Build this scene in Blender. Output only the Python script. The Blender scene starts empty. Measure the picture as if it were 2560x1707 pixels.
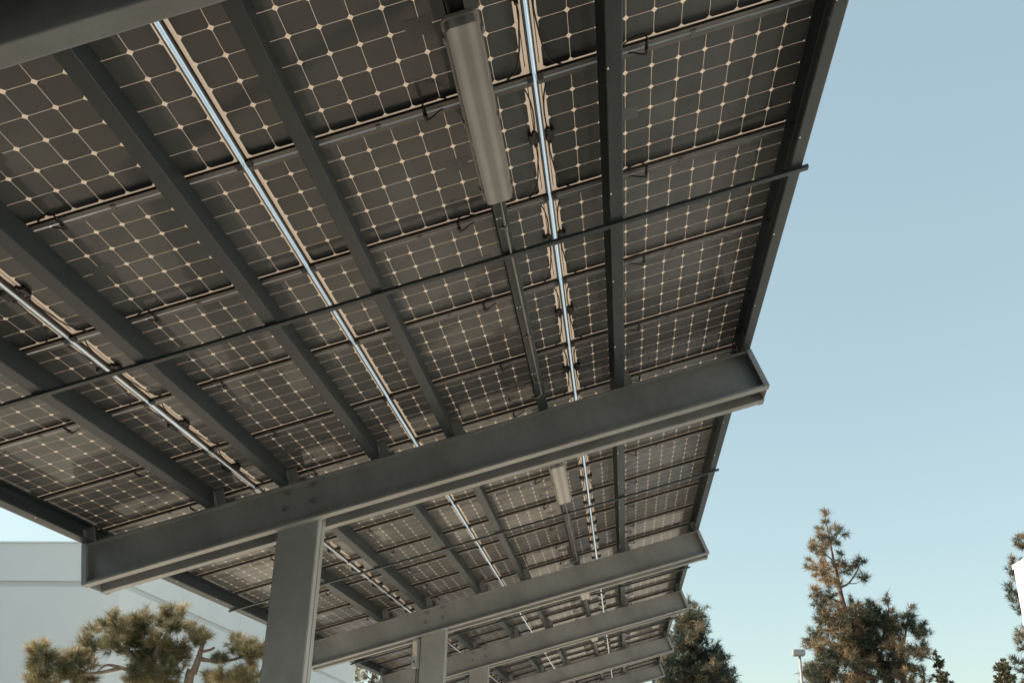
import bpy, bmesh, math, random
import numpy as np
from mathutils import Vector, Matrix

scene = bpy.context.scene
COL = scene.collection

# ------------------------------------------------------------------ camera
CAMZ = 1.6
F_PX, OFFX, OFFY = 2094.773, 25.70, 381.71
YAW, PIT, ROL = 0.1229, 0.3312, -0.0194
def camera_axes():
    cy, sy, cp, sp, cr, sr = (math.cos(YAW), math.sin(YAW), math.cos(PIT), math.sin(PIT), math.cos(ROL), math.sin(ROL))
    a = Matrix(((cy, -sy, 0), (sy, cy, 0), (0, 0, 1)))
    b = Matrix(((1, 0, 0), (0, cp, -sp), (0, sp, cp)))
    c = Matrix(((cr, 0, sr), (0, 1, 0), (-sr, 0, cr)))
    m = a @ b @ c
    return m.col[0].copy(), m.col[1].copy(), m.col[2].copy()
RIGHT, FWD, UP = camera_axes()
cam_d = bpy.data.cameras.new('camera')
cam = bpy.data.objects.new('camera', cam_d)
COL.objects.link(cam)
cam.matrix_world = Matrix(((RIGHT.x, UP.x, -FWD.x, 0), (RIGHT.y, UP.y, -FWD.y, 0), (RIGHT.z, UP.z, -FWD.z, CAMZ), (0, 0, 0, 1)))
cam_d.sensor_width = 36.0
cam_d.lens = F_PX / 2560 * 36
cam_d.shift_x = -OFFX / 2560
cam_d.shift_y = OFFY / 2560
cam_d.clip_start = 0.05
cam_d.clip_end = 3000
cam_d.dof.use_dof = True
cam_d.dof.focus_distance = 6.0
cam_d.dof.aperture_fstop = 9.0
scene.camera = cam

def at(x, y, Y):
    """world point at depth Y along the ray of source pixel (x, y) - used to survey far trees"""
    d = FWD + RIGHT * ((x - 1280 - OFFX) / F_PX) - UP * ((y - 853.5 - OFFY) / F_PX)
    return Vector((0, 0, CAMZ)) + d * (Y / d.y)

# ------------------------------------------------------------------ sky, sun, exposure
SUN_AZ, SUN_EL = math.radians(-86), math.radians(30)      # azimuth from +Y towards +X
sun_dir = Vector((math.sin(SUN_AZ) * math.cos(SUN_EL), math.cos(SUN_AZ) * math.cos(SUN_EL), math.sin(SUN_EL)))
world = bpy.data.worlds.new('World'); scene.world = world
world.use_nodes = True
wn = world.node_tree
bg = wn.nodes['Background']
sky = wn.nodes.new('ShaderNodeTexSky')
sky.sky_type = 'NISHITA'; sky.sun_disc = False
sky.sun_elevation = SUN_EL; sky.sun_rotation = SUN_AZ
sky.altitude = 50; sky.air_density = 1.2; sky.dust_density = 1.0; sky.ozone_density = 1.0
gm = wn.nodes.new('ShaderNodeGamma'); gm.inputs[1].default_value = 0.42        # a milky, low contrast sky
tn = wn.nodes.new('ShaderNodeMix'); tn.data_type = 'RGBA'; tn.blend_type = 'MULTIPLY'; tn.inputs[0].default_value = 1
tn.inputs[7].default_value = (1.33, 1.52, 1.45, 1)
wn.links.new(sky.outputs[0], gm.inputs[0]); wn.links.new(gm.outputs[0], tn.inputs[6]); wn.links.new(tn.outputs[2], bg.inputs[0])
bg.inputs[1].default_value = 0.15
sl = bpy.data.lights.new('sun', 'SUN'); sl.energy = 5.0; sl.angle = math.radians(0.5); sl.color = (1.0, 0.87, 0.72)
so = bpy.data.objects.new('sun', sl); COL.objects.link(so)
so.rotation_euler = sun_dir.to_track_quat('Z', 'Y').to_euler()
so.location = (0, 0, 60)
scene.view_settings.view_transform = 'Standard'
scene.view_settings.look = 'None'
scene.view_settings.exposure = 1.0
scene.view_settings.gamma = 1.0

# ------------------------------------------------------------------ helpers: materials
def mat(name, base=(0.5, 0.5, 0.5), rough=0.5, metal=0.0, spec=0.5, noise=0.0, nscale=6.0, bump=0.0, bscale=60.0, coat=0.0, streak=None):
    m = bpy.data.materials.new(name); m.use_nodes = True
    nt = m.node_tree; b = nt.nodes['Principled BSDF']
    b.inputs['Base Color'].default_value = (*base, 1)
    b.inputs['Roughness'].default_value = rough
    b.inputs['Metallic'].default_value = metal
    b.inputs['Specular IOR Level'].default_value = spec
    b.inputs['Coat Weight'].default_value = coat
    if noise or bump:
        tc = nt.nodes.new('ShaderNodeTexCoord')
        src = tc.outputs['Object']
        if streak:
            mp = nt.nodes.new('ShaderNodeMapping'); mp.inputs['Scale'].default_value = streak
            nt.links.new(src, mp.inputs[0]); src = mp.outputs[0]
    if noise:
        n = nt.nodes.new('ShaderNodeTexNoise'); n.inputs['Scale'].default_value = nscale; n.inputs['Detail'].default_value = 6
        n.inputs['Roughness'].default_value = 0.65
        nt.links.new(src, n.inputs['Vector'])
        r = nt.nodes.new('ShaderNodeMapRange'); r.inputs[1].default_value = 0.3; r.inputs[2].default_value = 0.7
        r.inputs[3].default_value = 1 - noise; r.inputs[4].default_value = 1 + noise
        nt.links.new(n.outputs[0], r.inputs[0])
        mx = nt.nodes.new('ShaderNodeMix'); mx.data_type = 'RGBA'; mx.blend_type = 'MULTIPLY'
        mx.inputs[0].default_value = 1
        mx.inputs[6].default_value = (*base, 1)
        nt.links.new(r.outputs[0], mx.inputs[7])
        nt.links.new(mx.outputs[2], b.inputs['Base Color'])
        r2 = nt.nodes.new('ShaderNodeMapRange'); r2.inputs[1].default_value = 0.3; r2.inputs[2].default_value = 0.7
        r2.inputs[3].default_value = rough * 0.85; r2.inputs[4].default_value = min(1, rough * 1.2)
        nt.links.new(n.outputs[0], r2.inputs[0]); nt.links.new(r2.outputs[0], b.inputs['Roughness'])
    if bump:
        n2 = nt.nodes.new('ShaderNodeTexNoise'); n2.inputs['Scale'].default_value = bscale; n2.inputs['Detail'].default_value = 4
        nt.links.new(src, n2.inputs['Vector'])
        bp = nt.nodes.new('ShaderNodeBump'); bp.inputs['Strength'].default_value = bump; bp.inputs['Distance'].default_value = 0.01
        nt.links.new(n2.outputs[0], bp.inputs['Height']); nt.links.new(bp.outputs[0], b.inputs['Normal'])
    return m

PAINT = mat('grey_steel_paint', (0.212, 0.224, 0.222), 0.44, 0.0, 0.5, noise=0.24, nscale=2.6, bump=0.10, bscale=70, streak=(0.8, 1.0, 0.4))
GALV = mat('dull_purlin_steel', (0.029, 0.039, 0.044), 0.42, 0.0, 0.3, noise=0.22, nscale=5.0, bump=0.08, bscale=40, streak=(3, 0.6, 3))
SIDEAL = mat('lit_side_aluminium', (0.68, 0.675, 0.66), 0.32, 0.9, noise=0.06, nscale=10)  # frame aluminium for the long outer walls, toned for light in the seams
ENDAL = mat('lit_end_aluminium', (0.80, 0.795, 0.78), 0.30, 0.9, noise=0.05, nscale=10)  # same frame aluminium, brighter copy for the lit end gaps
FRAME = mat('shaded_frame_aluminium', (0.115, 0.113, 0.108), 0.42, 0.3, 0.5, noise=0.08, nscale=20)  # same aluminium as the outer walls, its shaded look put into the colour
BLACK = mat('black_plastic', (0.012, 0.012, 0.013), 0.5, noise=0.15, nscale=30)
CABLE = mat('black_cable', (0.012, 0.012, 0.012), 0.45)
CLAMP = mat('aluminium_clip', (0.42, 0.42, 0.41), 0.4, 0.8, noise=0.1, nscale=30)
EMT = mat('conduit_steel', (0.17, 0.17, 0.165), 0.4, 0.5, noise=0.12, nscale=12)
BOLT = mat('bolt_steel', (0.20, 0.205, 0.20), 0.5, 0.4, noise=0.15, nscale=40)
SCREW = mat('bright_screw', (0.85, 0.84, 0.82), 0.25, 0.3)
LAMPBODY = mat('lamp_housing', (0.26, 0.25, 0.235), 0.5, noise=0.08, nscale=10)
BOXGREY = mat('enclosure_grey', (0.30, 0.33, 0.34), 0.45, 0.2, noise=0.1, nscale=10)
STICKER = mat('faded_plate', (0.50, 0.47, 0.42), 0.6, noise=0.35, nscale=22)
WALL = mat('pale_stucco', (0.78, 0.785, 0.77), 0.85, noise=0.03, nscale=0.5, bump=0.15, bscale=60)
WALLBAND = mat('grey_reveal_band', (0.64, 0.655, 0.65), 0.8, noise=0.04, nscale=1.0)
WHITEWALL = mat('white_render', (0.86, 0.85, 0.83), 0.8, noise=0.02, nscale=2.0)
ASPHALT = mat('asphalt', (0.046, 0.050, 0.054), 0.85, noise=0.22, nscale=1.5, bump=0.4, bscale=90)
BOUNCE_SLAB = mat('warm_bounce_slab', (0.66, 0.59, 0.505), 0.85, noise=0.12, nscale=0.8, bump=0.2, bscale=60)
POLE = mat('lamp_post_paint', (0.36, 0.35, 0.34), 0.5, 0.2, noise=0.08, nscale=8)

def laminate_mat(name, x0):
    """pseudo-square dark cells seen from behind in clear, light-passing encapsulant"""
    m = bpy.data.materials.new(name); m.use_nodes = True
    nt = m.node_tree; N = nt.nodes; L = nt.links
    N.remove(N['Principled BSDF']); out = N['Material Output']
    def M(op, a, b=None, c=None):
        n = N.new('ShaderNodeMath'); n.operation = op
        for i, v in enumerate((a, b, c)):
            if v is None: continue
            if hasattr(v, 'is_output'): L.new(v, n.inputs[i])
            else: n.inputs[i].default_value = v
        return n.outputs[0]
    tc = N.new('ShaderNodeTexCoord'); sp = N.new('ShaderNodeSeparateXYZ'); L.new(tc.outputs['Object'], sp.inputs[0])
    px, py = sp.outputs[0], sp.outputs[1]
    cx = M('DIVIDE', M('SUBTRACT', px, x0), 0.158); cyy = M('DIVIDE', M('SUBTRACT', py, 0.0185), 0.158)
    fx, fy = M('FLOOR', cx), M('FLOOR', cyy)
    lx = M('ABSOLUTE', M('SUBTRACT', M('SUBTRACT', cx, fx), 0.5)); ly = M('ABSOLUTE', M('SUBTRACT', M('SUBTRACT', cyy, fy), 0.5))
    sq = M('LESS_THAN', M('MAXIMUM', lx, ly), 0.4930)
    rr = M('LESS_THAN', M('SQRT', M('ADD', M('MULTIPLY', lx, lx), M('MULTIPLY', ly, ly))), 0.628)
    inx = M('MULTIPLY', M('GREATER_THAN', cx, 0), M('LESS_THAN', cx, 10))
    iny = M('MULTIPLY', M('GREATER_THAN', cyy, 0), M('LESS_THAN', cyy, 6))
    cell = M('MULTIPLY', M('MULTIPLY', sq, rr), M('MULTIPLY', inx, iny))
    # busbar ribbon in the wide end margin
    xb = -0.12 if x0 > 0.04 else 10.12
    rib = M('MULTIPLY', M('LESS_THAN', M('ABSOLUTE', M('SUBTRACT', cx, xb)), 0.016), M('MULTIPLY', M('GREATER_THAN', cyy, 0.25), M('LESS_THAN', cyy, 5.75)))
    # per cell tone
    cb = N.new('ShaderNodeCombineXYZ'); L.new(fx, cb.inputs[0]); L.new(fy, cb.inputs[1])
    oi = N.new('ShaderNodeObjectInfo'); L.new(M('MULTIPLY', oi.outputs['Random'], 57.0), cb.inputs[2])
    wnz = N.new('ShaderNodeTexWhiteNoise'); L.new(cb.outputs[0], wnz.inputs[0])
    tone = N.new('ShaderNodeMapRange'); L.new(wnz.outputs[0], tone.inputs[0]); tone.inputs[3].default_value = 0.86; tone.inputs[4].default_value = 1.14
    nz = N.new('ShaderNodeTexNoise'); nz.inputs['Scale'].default_value = 3.0; nz.inputs['Detail'].default_value = 5; L.new(tc.outputs['Object'], nz.inputs['Vector'])
    tone2 = N.new('ShaderNodeMapRange'); L.new(nz.outputs[0], tone2.inputs[0]); tone2.inputs[1].default_value = 0.3; tone2.inputs[2].default_value = 0.7
    tone2.inputs[3].default_value = 0.88; tone2.inputs[4].default_value = 1.12
    cc = N.new('ShaderNodeMix'); cc.data_type = 'RGBA'; cc.blend_type = 'MULTIPLY'; cc.inputs[0].default_value = 1
    pan = N.new('ShaderNodeMapRange'); L.new(oi.outputs['Random'], pan.inputs[0]); pan.inputs[3].default_value = 0.84; pan.inputs[4].default_value = 1.16
    cc.inputs[6].default_value = (*CELL_COL, 1); L.new(M('MULTIPLY', pan.outputs[0], M('MULTIPLY', tone.outputs[0], tone2.outputs[0])), cc.inputs[7])
    ps = N.new('ShaderNodeBsdfPrincipled'); L.new(cc.outputs[2], ps.inputs['Base Color'])
    ps.inputs['Roughness'].default_value = 0.6; ps.inputs['Specular IOR Level'].default_value = 0.2; ps.inputs['Coat Weight'].default_value = 0.40; ps.inputs['Coat Roughness'].default_value = 0.05
    ps.inputs['Coat IOR'].default_value = 1.45
    # glass waviness
    bn = N.new('ShaderNodeTexNoise'); bn.inputs['Scale'].default_value = 9.0; L.new(tc.outputs['Object'], bn.inputs['Vector'])
    bp = N.new('ShaderNodeBump'); bp.inputs['Strength'].default_value = 0.02; bp.inputs['Distance'].default_value = 0.01
    L.new(bn.outputs[0], bp.inputs['Height']); L.new(bp.outputs[0], ps.inputs['Coat Normal'])
    df = N.new('ShaderNodeBsdfDiffuse'); df.inputs[0].default_value = (0.46, 0.40, 0.33, 1)
    tr = N.new('ShaderNodeBsdfTranslucent'); tr.inputs[0].default_value = (*GAP_COL, 1)
    gl = N.new('ShaderNodeBsdfGlossy'); gl.inputs['Roughness'].default_value = 0.06
    m1 = N.new('ShaderNodeMixShader'); m1.inputs[0].default_value = GAP_TR; L.new(df.outputs[0], m1.inputs[1]); L.new(tr.outputs[0], m1.inputs[2])
    fr = N.new('ShaderNodeFresnel'); fr.inputs[0].default_value = 1.45
    m2 = N.new('ShaderNodeMixShader'); L.new(fr.outputs[0], m2.inputs[0]); L.new(m1.outputs[0], m2.inputs[1]); L.new(gl.outputs[0], m2.inputs[2])
    dk = M('MAXIMUM', cell, rib)
    m3 = N.new('ShaderNodeMixShader'); L.new(dk, m3.inputs[0]); L.new(m2.outputs[0], m3.inputs[1]); L.new(ps.outputs[0], m3.inputs[2])
    L.new(m3.outputs[0], out.inputs[0])
    return m
CELL_COL = (0.096, 0.104, 0.105)
GAP_COL = (0.78, 0.63, 0.49)
GAP_TR = 0.21
LAM_LOW = laminate_mat('bifacial_cells_wide_margin_first', 0.0495)
LAM_HIGH = laminate_mat('bifacial_cells_wide_margin_last', 0.0295)

# ------------------------------------------------------------------ helpers: meshes and objects
def add_box(bm, x0, x1, y0, y1, z0, z1):
    vs = [bm.verts.new((x, y, z)) for x in (x0, x1) for y in (y0, y1) for z in (z0, z1)]
    for f in ((0, 1, 3, 2), (4, 6, 7, 5), (0, 4, 5, 1), (2, 3, 7, 6), (0, 2, 6, 4), (1, 5, 7, 3)):
        bm.faces.new([vs[i] for i in f])
    return vs

def add_tube(bm, pts, r, seg=6, smooth=6, caps=True):
    """round tube along a Catmull-Rom curve; r is a number or one radius per point"""
    P = [Vector(p) for p in pts]
    R = [r] * len(P) if not hasattr(r, '__len__') else list(r)
    q, rr = [], []
    if smooth > 1 and len(P) > 2:
        E = [P[0] * 2 - P[1]] + P + [P[-1] * 2 - P[-2]]
        for i in range(len(P) - 1):
            p0, p1, p2, p3 = E[i:i + 4]
            for s in range(smooth):
                t = s / smooth
                q.append(0.5 * ((2 * p1) + (p2 - p0) * t + (2 * p0 - 5 * p1 + 4 * p2 - p3) * t * t + (3 * p1 - p0 - 3 * p2 + p3) * t ** 3))
                rr.append(R[i] * (1 - t) + R[i + 1] * t)
        q.append(P[-1]); rr.append(R[-1])
    else:
        q, rr = P, R
    rings = []
    nrm = None
    for i, p in enumerate(q):
        d = (q[min(i + 1, len(q) - 1)] - q[max(i - 1, 0)]).normalized()
        if nrm is None:
            nrm = d.orthogonal().normalized()
        else:
            nrm = (nrm - d * nrm.dot(d)).normalized()
        b = d.cross(nrm)
        rings.append([bm.verts.new(p + (nrm * math.cos(a) + b * math.sin(a)) * rr[i]) for a in [2 * math.pi * k / seg for k in range(seg)]])
    for a, b in zip(rings, rings[1:]):
        for k in range(seg):
            f = bm.faces.new((a[k], a[(k + 1) % seg], b[(k + 1) % seg], b[k])); f.smooth = True
    if caps:
        bm.faces.new(rings[0][::-1]); bm.faces.new(rings[-1])

def rounded(path, r, n=3):
    """2D polyline with its inner corners rounded"""
    out = [path[0]]
    for a, b, c in zip(path, path[1:], path[2:]):
        a, b, c = Vector(a), Vector(b), Vector(c)
        d0, d1 = (a - b).normalized(), (c - b).normalized()
        rr = min(r, (a - b).length * 0.45, (c - b).length * 0.45)
        p, s = b + d0 * rr, b + d1 * rr
        for k in range(n + 1):
            t = k / n
            out.append(tuple((p * (1 - t) + b * t) * (1 - t) + (b * (1 - t) + s * t) * t))
    out.append(path[-1])
    return out

def thin_section(path, t, r=0.006):
    """closed outline of a sheet of thickness t whose outer face is the path (material lies to its left)"""
    P = [Vector(p) for p in rounded(path, r)]
    off = []
    for i, p in enumerate(P):
        ns = []
        if i > 0: d = (P[i] - P[i - 1]).normalized(); ns.append(Vector((-d.y, d.x)))
        if i < len(P) - 1: d = (P[i + 1] - P[i]).normalized(); ns.append(Vector((-d.y, d.x)))
        n = sum(ns, Vector((0, 0))).normalized()
        off.append(p + n * (t / max(0.3, n.dot(ns[0]))))
    return [tuple(p) for p in P], [tuple(p) for p in off]

def add_sheet(bm, path, t, ext, plane, r=0.006):
    """extrude a thin bent-sheet section. plane 'xz' extrudes along y, 'yz' along x; ext = (start, end)"""
    o, n = thin_section(path, t, r)
    loops = []
    for e in ext:
        conv = (lambda a: (a[0], e, a[1])) if plane == 'xz' else (lambda a: (e, a[0], a[1]))
        loops.append(([bm.verts.new(conv(p)) for p in o], [bm.verts.new(conv(p)) for p in n]))
    (o0, n0), (o1, n1) = loops
    for i in range(len(o0) - 1):
        bm.faces.new((o0[i], o0[i + 1], o1[i + 1], o1[i]))
        bm.faces.new((n0[i + 1], n0[i], n1[i], n1[i + 1]))
        bm.faces.new((o0[i + 1], o0[i], n0[i], n0[i + 1])); bm.faces.new((o1[i], o1[i + 1], n1[i + 1], n1[i]))
    bm.faces.new((o0[0], o1[0], n1[0], n0[0])); bm.faces.new((o0[-1], n0[-1], n1[-1], o1[-1]))

def add_disc(bm, c, axis, r, h, seg=6):
    a = Vector(axis).normalized(); p = a.orthogonal().normalized(); q = a.cross(p); c = Vector(c)
    r0 = [bm.verts.new(c + (p * math.cos(2 * math.pi * k / seg) + q * math.sin(2 * math.pi * k / seg)) * r) for k in range(seg)]
    r1 = [bm.verts.new(v.co + a * h) for v in r0]
    for k in range(seg): bm.faces.new((r0[k], r0[(k + 1) % seg], r1[(k + 1) % seg], r1[k]))
    bm.faces.new(r0[::-1]); bm.faces.new(r1)

def mesh_from(bm, name, m):
    bmesh.ops.recalc_face_normals(bm, faces=bm.faces)
    me = bpy.data.meshes.new(name); bm.to_mesh(me); bm.free()
    me.materials.append(m)
    return me

def obj(name, data, parent=None):
    o = bpy.data.objects.new(name, data); COL.objects.link(o)
    if parent: o.parent = parent
    return o

def part(name, bm, m, parent):
    return obj(name, mesh_from(bm, name, m), parent)

def tag(o, label, cat, group=None):
    o['label'] = label; o['category'] = cat
    if group: o['group'] = group
    return o

def copy_tree(o, parent=None):
    c = o.copy(); COL.objects.link(c)
    if parent: c.parent = parent
    for ch in list(o.children): copy_tree(ch, c)
    return c

# ------------------------------------------------------------------ the canopy's own frame: u up the slope, v along the row, w out of the plane
TILT, H, S = 0.277038, 3.68940, 0.158
ct, st = math.cos(TILT), math.sin(TILT)
CANOPY = Matrix(((ct, 0, -st, -st * H), (0, 1, 0, 0), (st, 0, ct, ct * H + CAMZ), (0, 0, 0, 1)))
def place(o, u, v, d=0.0):
    o.matrix_world = CANOPY @ Matrix.Translation((u, v, -d))
def cpt(u, v, d):
    return CANOPY @ Vector((u, v, -d))

OU, OV, PV = 0.65919, 2.64094, 0.997474
PL, PW, PITCH = 1.659, 0.985, 0.158
U_COL = [OU - 0.0495, OU - 1.58 - 0.11901 - 0.0295, OU - 3.16 - 0.11901 - 0.07897 - 0.0495, OU - 4.74 - 2 * 0.11901 - 0.07897 - 0.0295]
BEAM_V = [-3.90, 1.815, 7.275, 13.285, 17.75, 23.66, 29.35, 35.0]
DB, DL = 0.252, 0.6625                                              # beam top and bottom depth below the glass
ORD = ['first', 'second', 'third', 'fourth', 'fifth', 'sixth', 'seventh', 'eighth', 'ninth', 'tenth']
BEAM_NAME = ['crossbeam behind the viewer', 'cropped top left crossbeam', 'big front crossbeam', 'second full crossbeam', 'third full crossbeam',
             'fourth full crossbeam', 'fifth full crossbeam', 'far end crossbeam']
COLNAME = ['by the high right eave', 'in the strip lamp column', 'left of centre', 'by the low left eave']

# ------------------------------------------------------------------ setting: ground
bm = bmesh.new()
bmesh.ops.create_grid(bm, x_segments=8, y_segments=8, size=900)
g = obj('ground', mesh_from(bm, 'ground', ASPHALT)); g['kind'] = 'structure'
bm = bmesh.new(); add_box(bm, -14.5, 9.0, 5.6, 70.0, 0.002, 0.012)  # unseen pale slab added to bounce warm light onto the canopy underside
g = obj('added_bounce_slab', mesh_from(bm, 'added_bounce_slab', BOUNCE_SLAB)); g['kind'] = 'structure'

# ------------------------------------------------------------------ beams and columns
def make_beam():
    root = obj('crossbeam', None)
    F, U0, U1 = 0.095, -4.425, 2.30
    for k in (0, 1):
        bm = bmesh.new()
        s = (lambda y: y) if k == 0 else (lambda y: 0.40 - y)
        path = [(s(0.0), -DB - 0.024), (s(0.0), -DB), (s(F), -DB), (s(F), -DL), (s(0.0), -DL), (s(0.0), -DL + 0.024)]
        if k == 0: path = path[::-1]
        add_sheet(bm, [(p[0], p[1]) for p in path], 0.004 if k == 0 else 0.004, (U0, U1), 'yz', r=0.008)
        part('front_channel' if k == 0 else 'rear_channel', bm, PAINT, root)
    for e, sg in ((U0, -1), (U1, 1)):
        for k in (0, 1):
            bm = bmesh.new()
            x0, x1 = sorted((e + sg * 0.0015, e + sg * 0.0055))
            y0, y1 = (-0.0035, 0.094) if k == 0 else (0.306, 0.4035)
            add_box(bm, x0, x1, y0, y1, -DL - 0.002, -DB + 0.001)
            a, b = sorted((e + sg * 0.0055, e - sg * 0.042))
            if k == 0: add_box(bm, a, b, -0.0075, -0.0035, -DL - 0.002, -DB + 0.001)
            else: add_box(bm, a, b, 0.4035, 0.4075, -DL - 0.002, -DB + 0.001)
            for z in (-DB - 0.03, -DL + 0.03):
                add_disc(bm, (e - sg * 0.018, -0.0075 if k == 0 else 0.4075, z), (0, -1 if k == 0 else 1, 0), 0.006, 0.003, 8)
            part('end_cap', bm, PAINT, root)
        bm = bmesh.new()
        x0, x1 = sorted((e - sg * 0.004, e + sg * 0.001))
        add_box(bm, x0, x1, 0.112, 0.304, -DL + 0.004, -DB - 0.002)
        part('gap_plate', bm, PAINT, root)
    for ch in root.children:                                          # both ends splay outwards a little towards the bottom
        for vtx in ch.data.vertices:
            if vtx.co.x < U0 + 0.06 or vtx.co.x > U1 - 0.06:
                vtx.co.x += (1 if vtx.co.x > 0 else -1) * 0.034 * (-vtx.co.z - DB) / (DL - DB) - (0.017 if vtx.co.x > 0 else -0.017)
    for u, d in ((-2.355, 0.302), (-2.087, 0.292), (-2.122, 0.451), (-2.408, 0.448)):
        bm = bmesh.new()
        add_disc(bm, (u, 0.0905, -d), (0, -1, 0), 0.030, 0.004, 16)
        add_disc(bm, (u, 0.0865, -d), (0, -1, 0), 0.019, 0.013, 6)
        part('bolt', bm, BOLT, root)
    return root

CX0, CX1 = -3.267, -2.866
def make_column():
    root = obj('support_column', None)
    zt = (CANOPY @ Vector((-2.62, 0, -0.30))).z
    for y0, y1 in ((0.0975, 0.1965), (0.1985, 0.2975)):
        bm = bmesh.new()
        add_box(bm, CX0, CX1, y0, y1, 0.0, zt)
        bmesh.ops.bevel(bm, geom=[e for e in bm.edges if abs(e.verts[0].co.z - e.verts[1].co.z) > 1], offset=0.008, segments=3, affect='EDGES')
        part('channel_half', bm, PAINT, root)
    bm = bmesh.new()
    z = 0.4
    while z < zt - 0.3:
        add_box(bm, CX0 - 0.0012, CX1 + 0.0012, 0.194, 0.201, z, z + 0.09); z += 0.62
    part('weld_stitches', bm, PAINT, root)
    bm = bmesh.new()
    add_box(bm, CX0 - 0.1, CX1 + 0.1, 0.05, 0.345, 0.002, 0.022)
    part('base_plate', bm, PAINT, root)
    return root

beam0, col0 = make_beam(), make_column()
CUE_B = ['grey crossbeam behind the viewpoint, outside the picture', 'dark crossbeam cropped by the top left corner, nearest overhead',
         'big grey twin channel crossbeam in front, spanning the middle of the picture', 'second full grey crossbeam, next beyond the big front one',
         'third full grey crossbeam, between the second and fourth ones', 'fourth full grey crossbeam, just above the lowest right beam end',
         'fifth grey crossbeam, its end lowest right beside the dark trees', 'last grey crossbeam at the far end of the canopy']
CUE_C = ['grey steel column behind the viewpoint', 'grey steel column under the cropped top left crossbeam', 'wide grey steel column nearest the camera, in front of the leaning pine',
         'grey steel column with the electrical box on its left side', 'third grey steel column, small, right of the one with the box',
         'fourth grey steel column, mostly hidden behind nearer beams', 'fifth grey steel column under the lowest right crossbeam', 'last grey steel column at the far canopy end']
for i, v in enumerate(BEAM_V):
    b = beam0 if i == 0 else copy_tree(beam0)
    place(b, 0, v); tag(b, CUE_B[i], 'crossbeam', 'crossbeams carrying the solar canopy')
    c = col0 if i == 0 else copy_tree(col0)
    c['kind'] = 'thing'; c.location = (0, v, 0); tag(c, CUE_C[i], 'column', 'columns holding the crossbeams')

# ------------------------------------------------------------------ purlins, one length per bay
def c_path(x_web, w, d0=0.046, d1=0.2505, lip=0.018, opening=-1):
    """C section, web at x_web and flanges running w towards the opening side"""
    xe = x_web + opening * w
    p = [(xe, -d0 - lip), (xe, -d0), (x_web, -d0), (x_web, -d1), (xe, -d1), (xe, -d1 + lip)]
    return p[::-1] if opening < 0 else p
PURLINS = [('eave_purlin', 2.283, 0.085, -1, 'along the high right eave'), ('purlin', 1.041, 0.089, -1, 'left of the high right column of panels'),
           ('purlin', -0.648, 0.083, -1, 'right of the middle gap'), ('purlin', -1.402, 0.088, -1, 'left of the middle gap'),
           ('purlin', -2.322, 0.089, -1, 'right of the left cable gap'), ('purlin', -3.068, 0.089, -1, 'left of the left cable gap'),
           ('eave_purlin', -4.400, 0.088, 1, 'along the low left eave')]
BAYNAME = ['behind the viewer', 'in the nearest bay', 'beyond the front crossbeam', 'beyond the second crossbeam', 'beyond the third crossbeam',
           'beyond the fourth crossbeam', 'beyond the fifth crossbeam']
rng = random.Random(4)
for i in range(len(BEAM_V) - 1):
    v0, v1 = BEAM_V[i] + 0.205, BEAM_V[i + 1] + 0.195
    for j, (nm, xw, w, op, where) in enumerate(PURLINS):
        root = obj(nm, None); place(root, xw, v0)
        bm = bmesh.new(); Lb = v1 - v0
        add_sheet(bm, c_path(0, w, opening=op), 0.0025, (0, Lb), 'xz', r=0.007)
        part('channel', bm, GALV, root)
        for e in (0.13, Lb - 0.13):
            bm = bmesh.new(); s = op if nm == 'eave_purlin' else -op
            x0, x1 = sorted((s * 0.004, s * 0.092))
            add_box(bm, x0, x1, e - 0.003, e + 0.003, -0.248, -0.075)
            x0, x1 = sorted((s * 0.001, s * 0.004)); add_box(bm, x0, x1, e - 0.05, e + 0.05, -0.248, -0.09)
            for yy, zz in ((-0.03, -0.13), (-0.03, -0.20), (0.03, -0.13), (0.03, -0.20)):
                add_disc(bm, (s * 0.004, e + yy, zz), (s, 0, 0), 0.012, 0.008, 6)
            part('clip_angle', bm, PAINT, root)
        if nm == 'eave_purlin' or j == 1:
            y = 0.45
            while y < Lb - 0.2:
                bm = bmesh.new()
                add_disc(bm, (op * (w - 0.006), y, -0.2525), (0, 0, -1), 0.006, 0.008, 8)
                add_disc(bm, (op * (w - 0.006), y, -0.248), (0, 0, 1), 0.004, 0.022, 8)
                part('screw', bm, SCREW, root); y += 0.9975
        adj = 'grey eave channel' if nm == 'eave_purlin' else 'grey steel purlin'
        tag(root, '%s %s, %s' % (adj, where, BAYNAME[i]), 'purlin', 'purlins under the solar panels')

# slim brace bar across each bay, under the purlins
for i in range(len(BEAM_V) - 1):
    v = (BEAM_V[i] + 0.40 + BEAM_V[i + 1]) / 2 + 0.01
    bm = bmesh.new()
    add_sheet(bm, [(0.0, -0.253), (0.0, -0.2755), (0.040, -0.2755), (0.040, -0.262)], 0.003, (-4.43, 2.318), 'yz', r=0.004)
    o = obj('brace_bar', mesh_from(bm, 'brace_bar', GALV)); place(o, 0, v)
    tag(o, 'thin dark brace bar crossing under the purlins %s' % BAYNAME[i], 'brace bar', 'brace bars across the bays')

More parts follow.
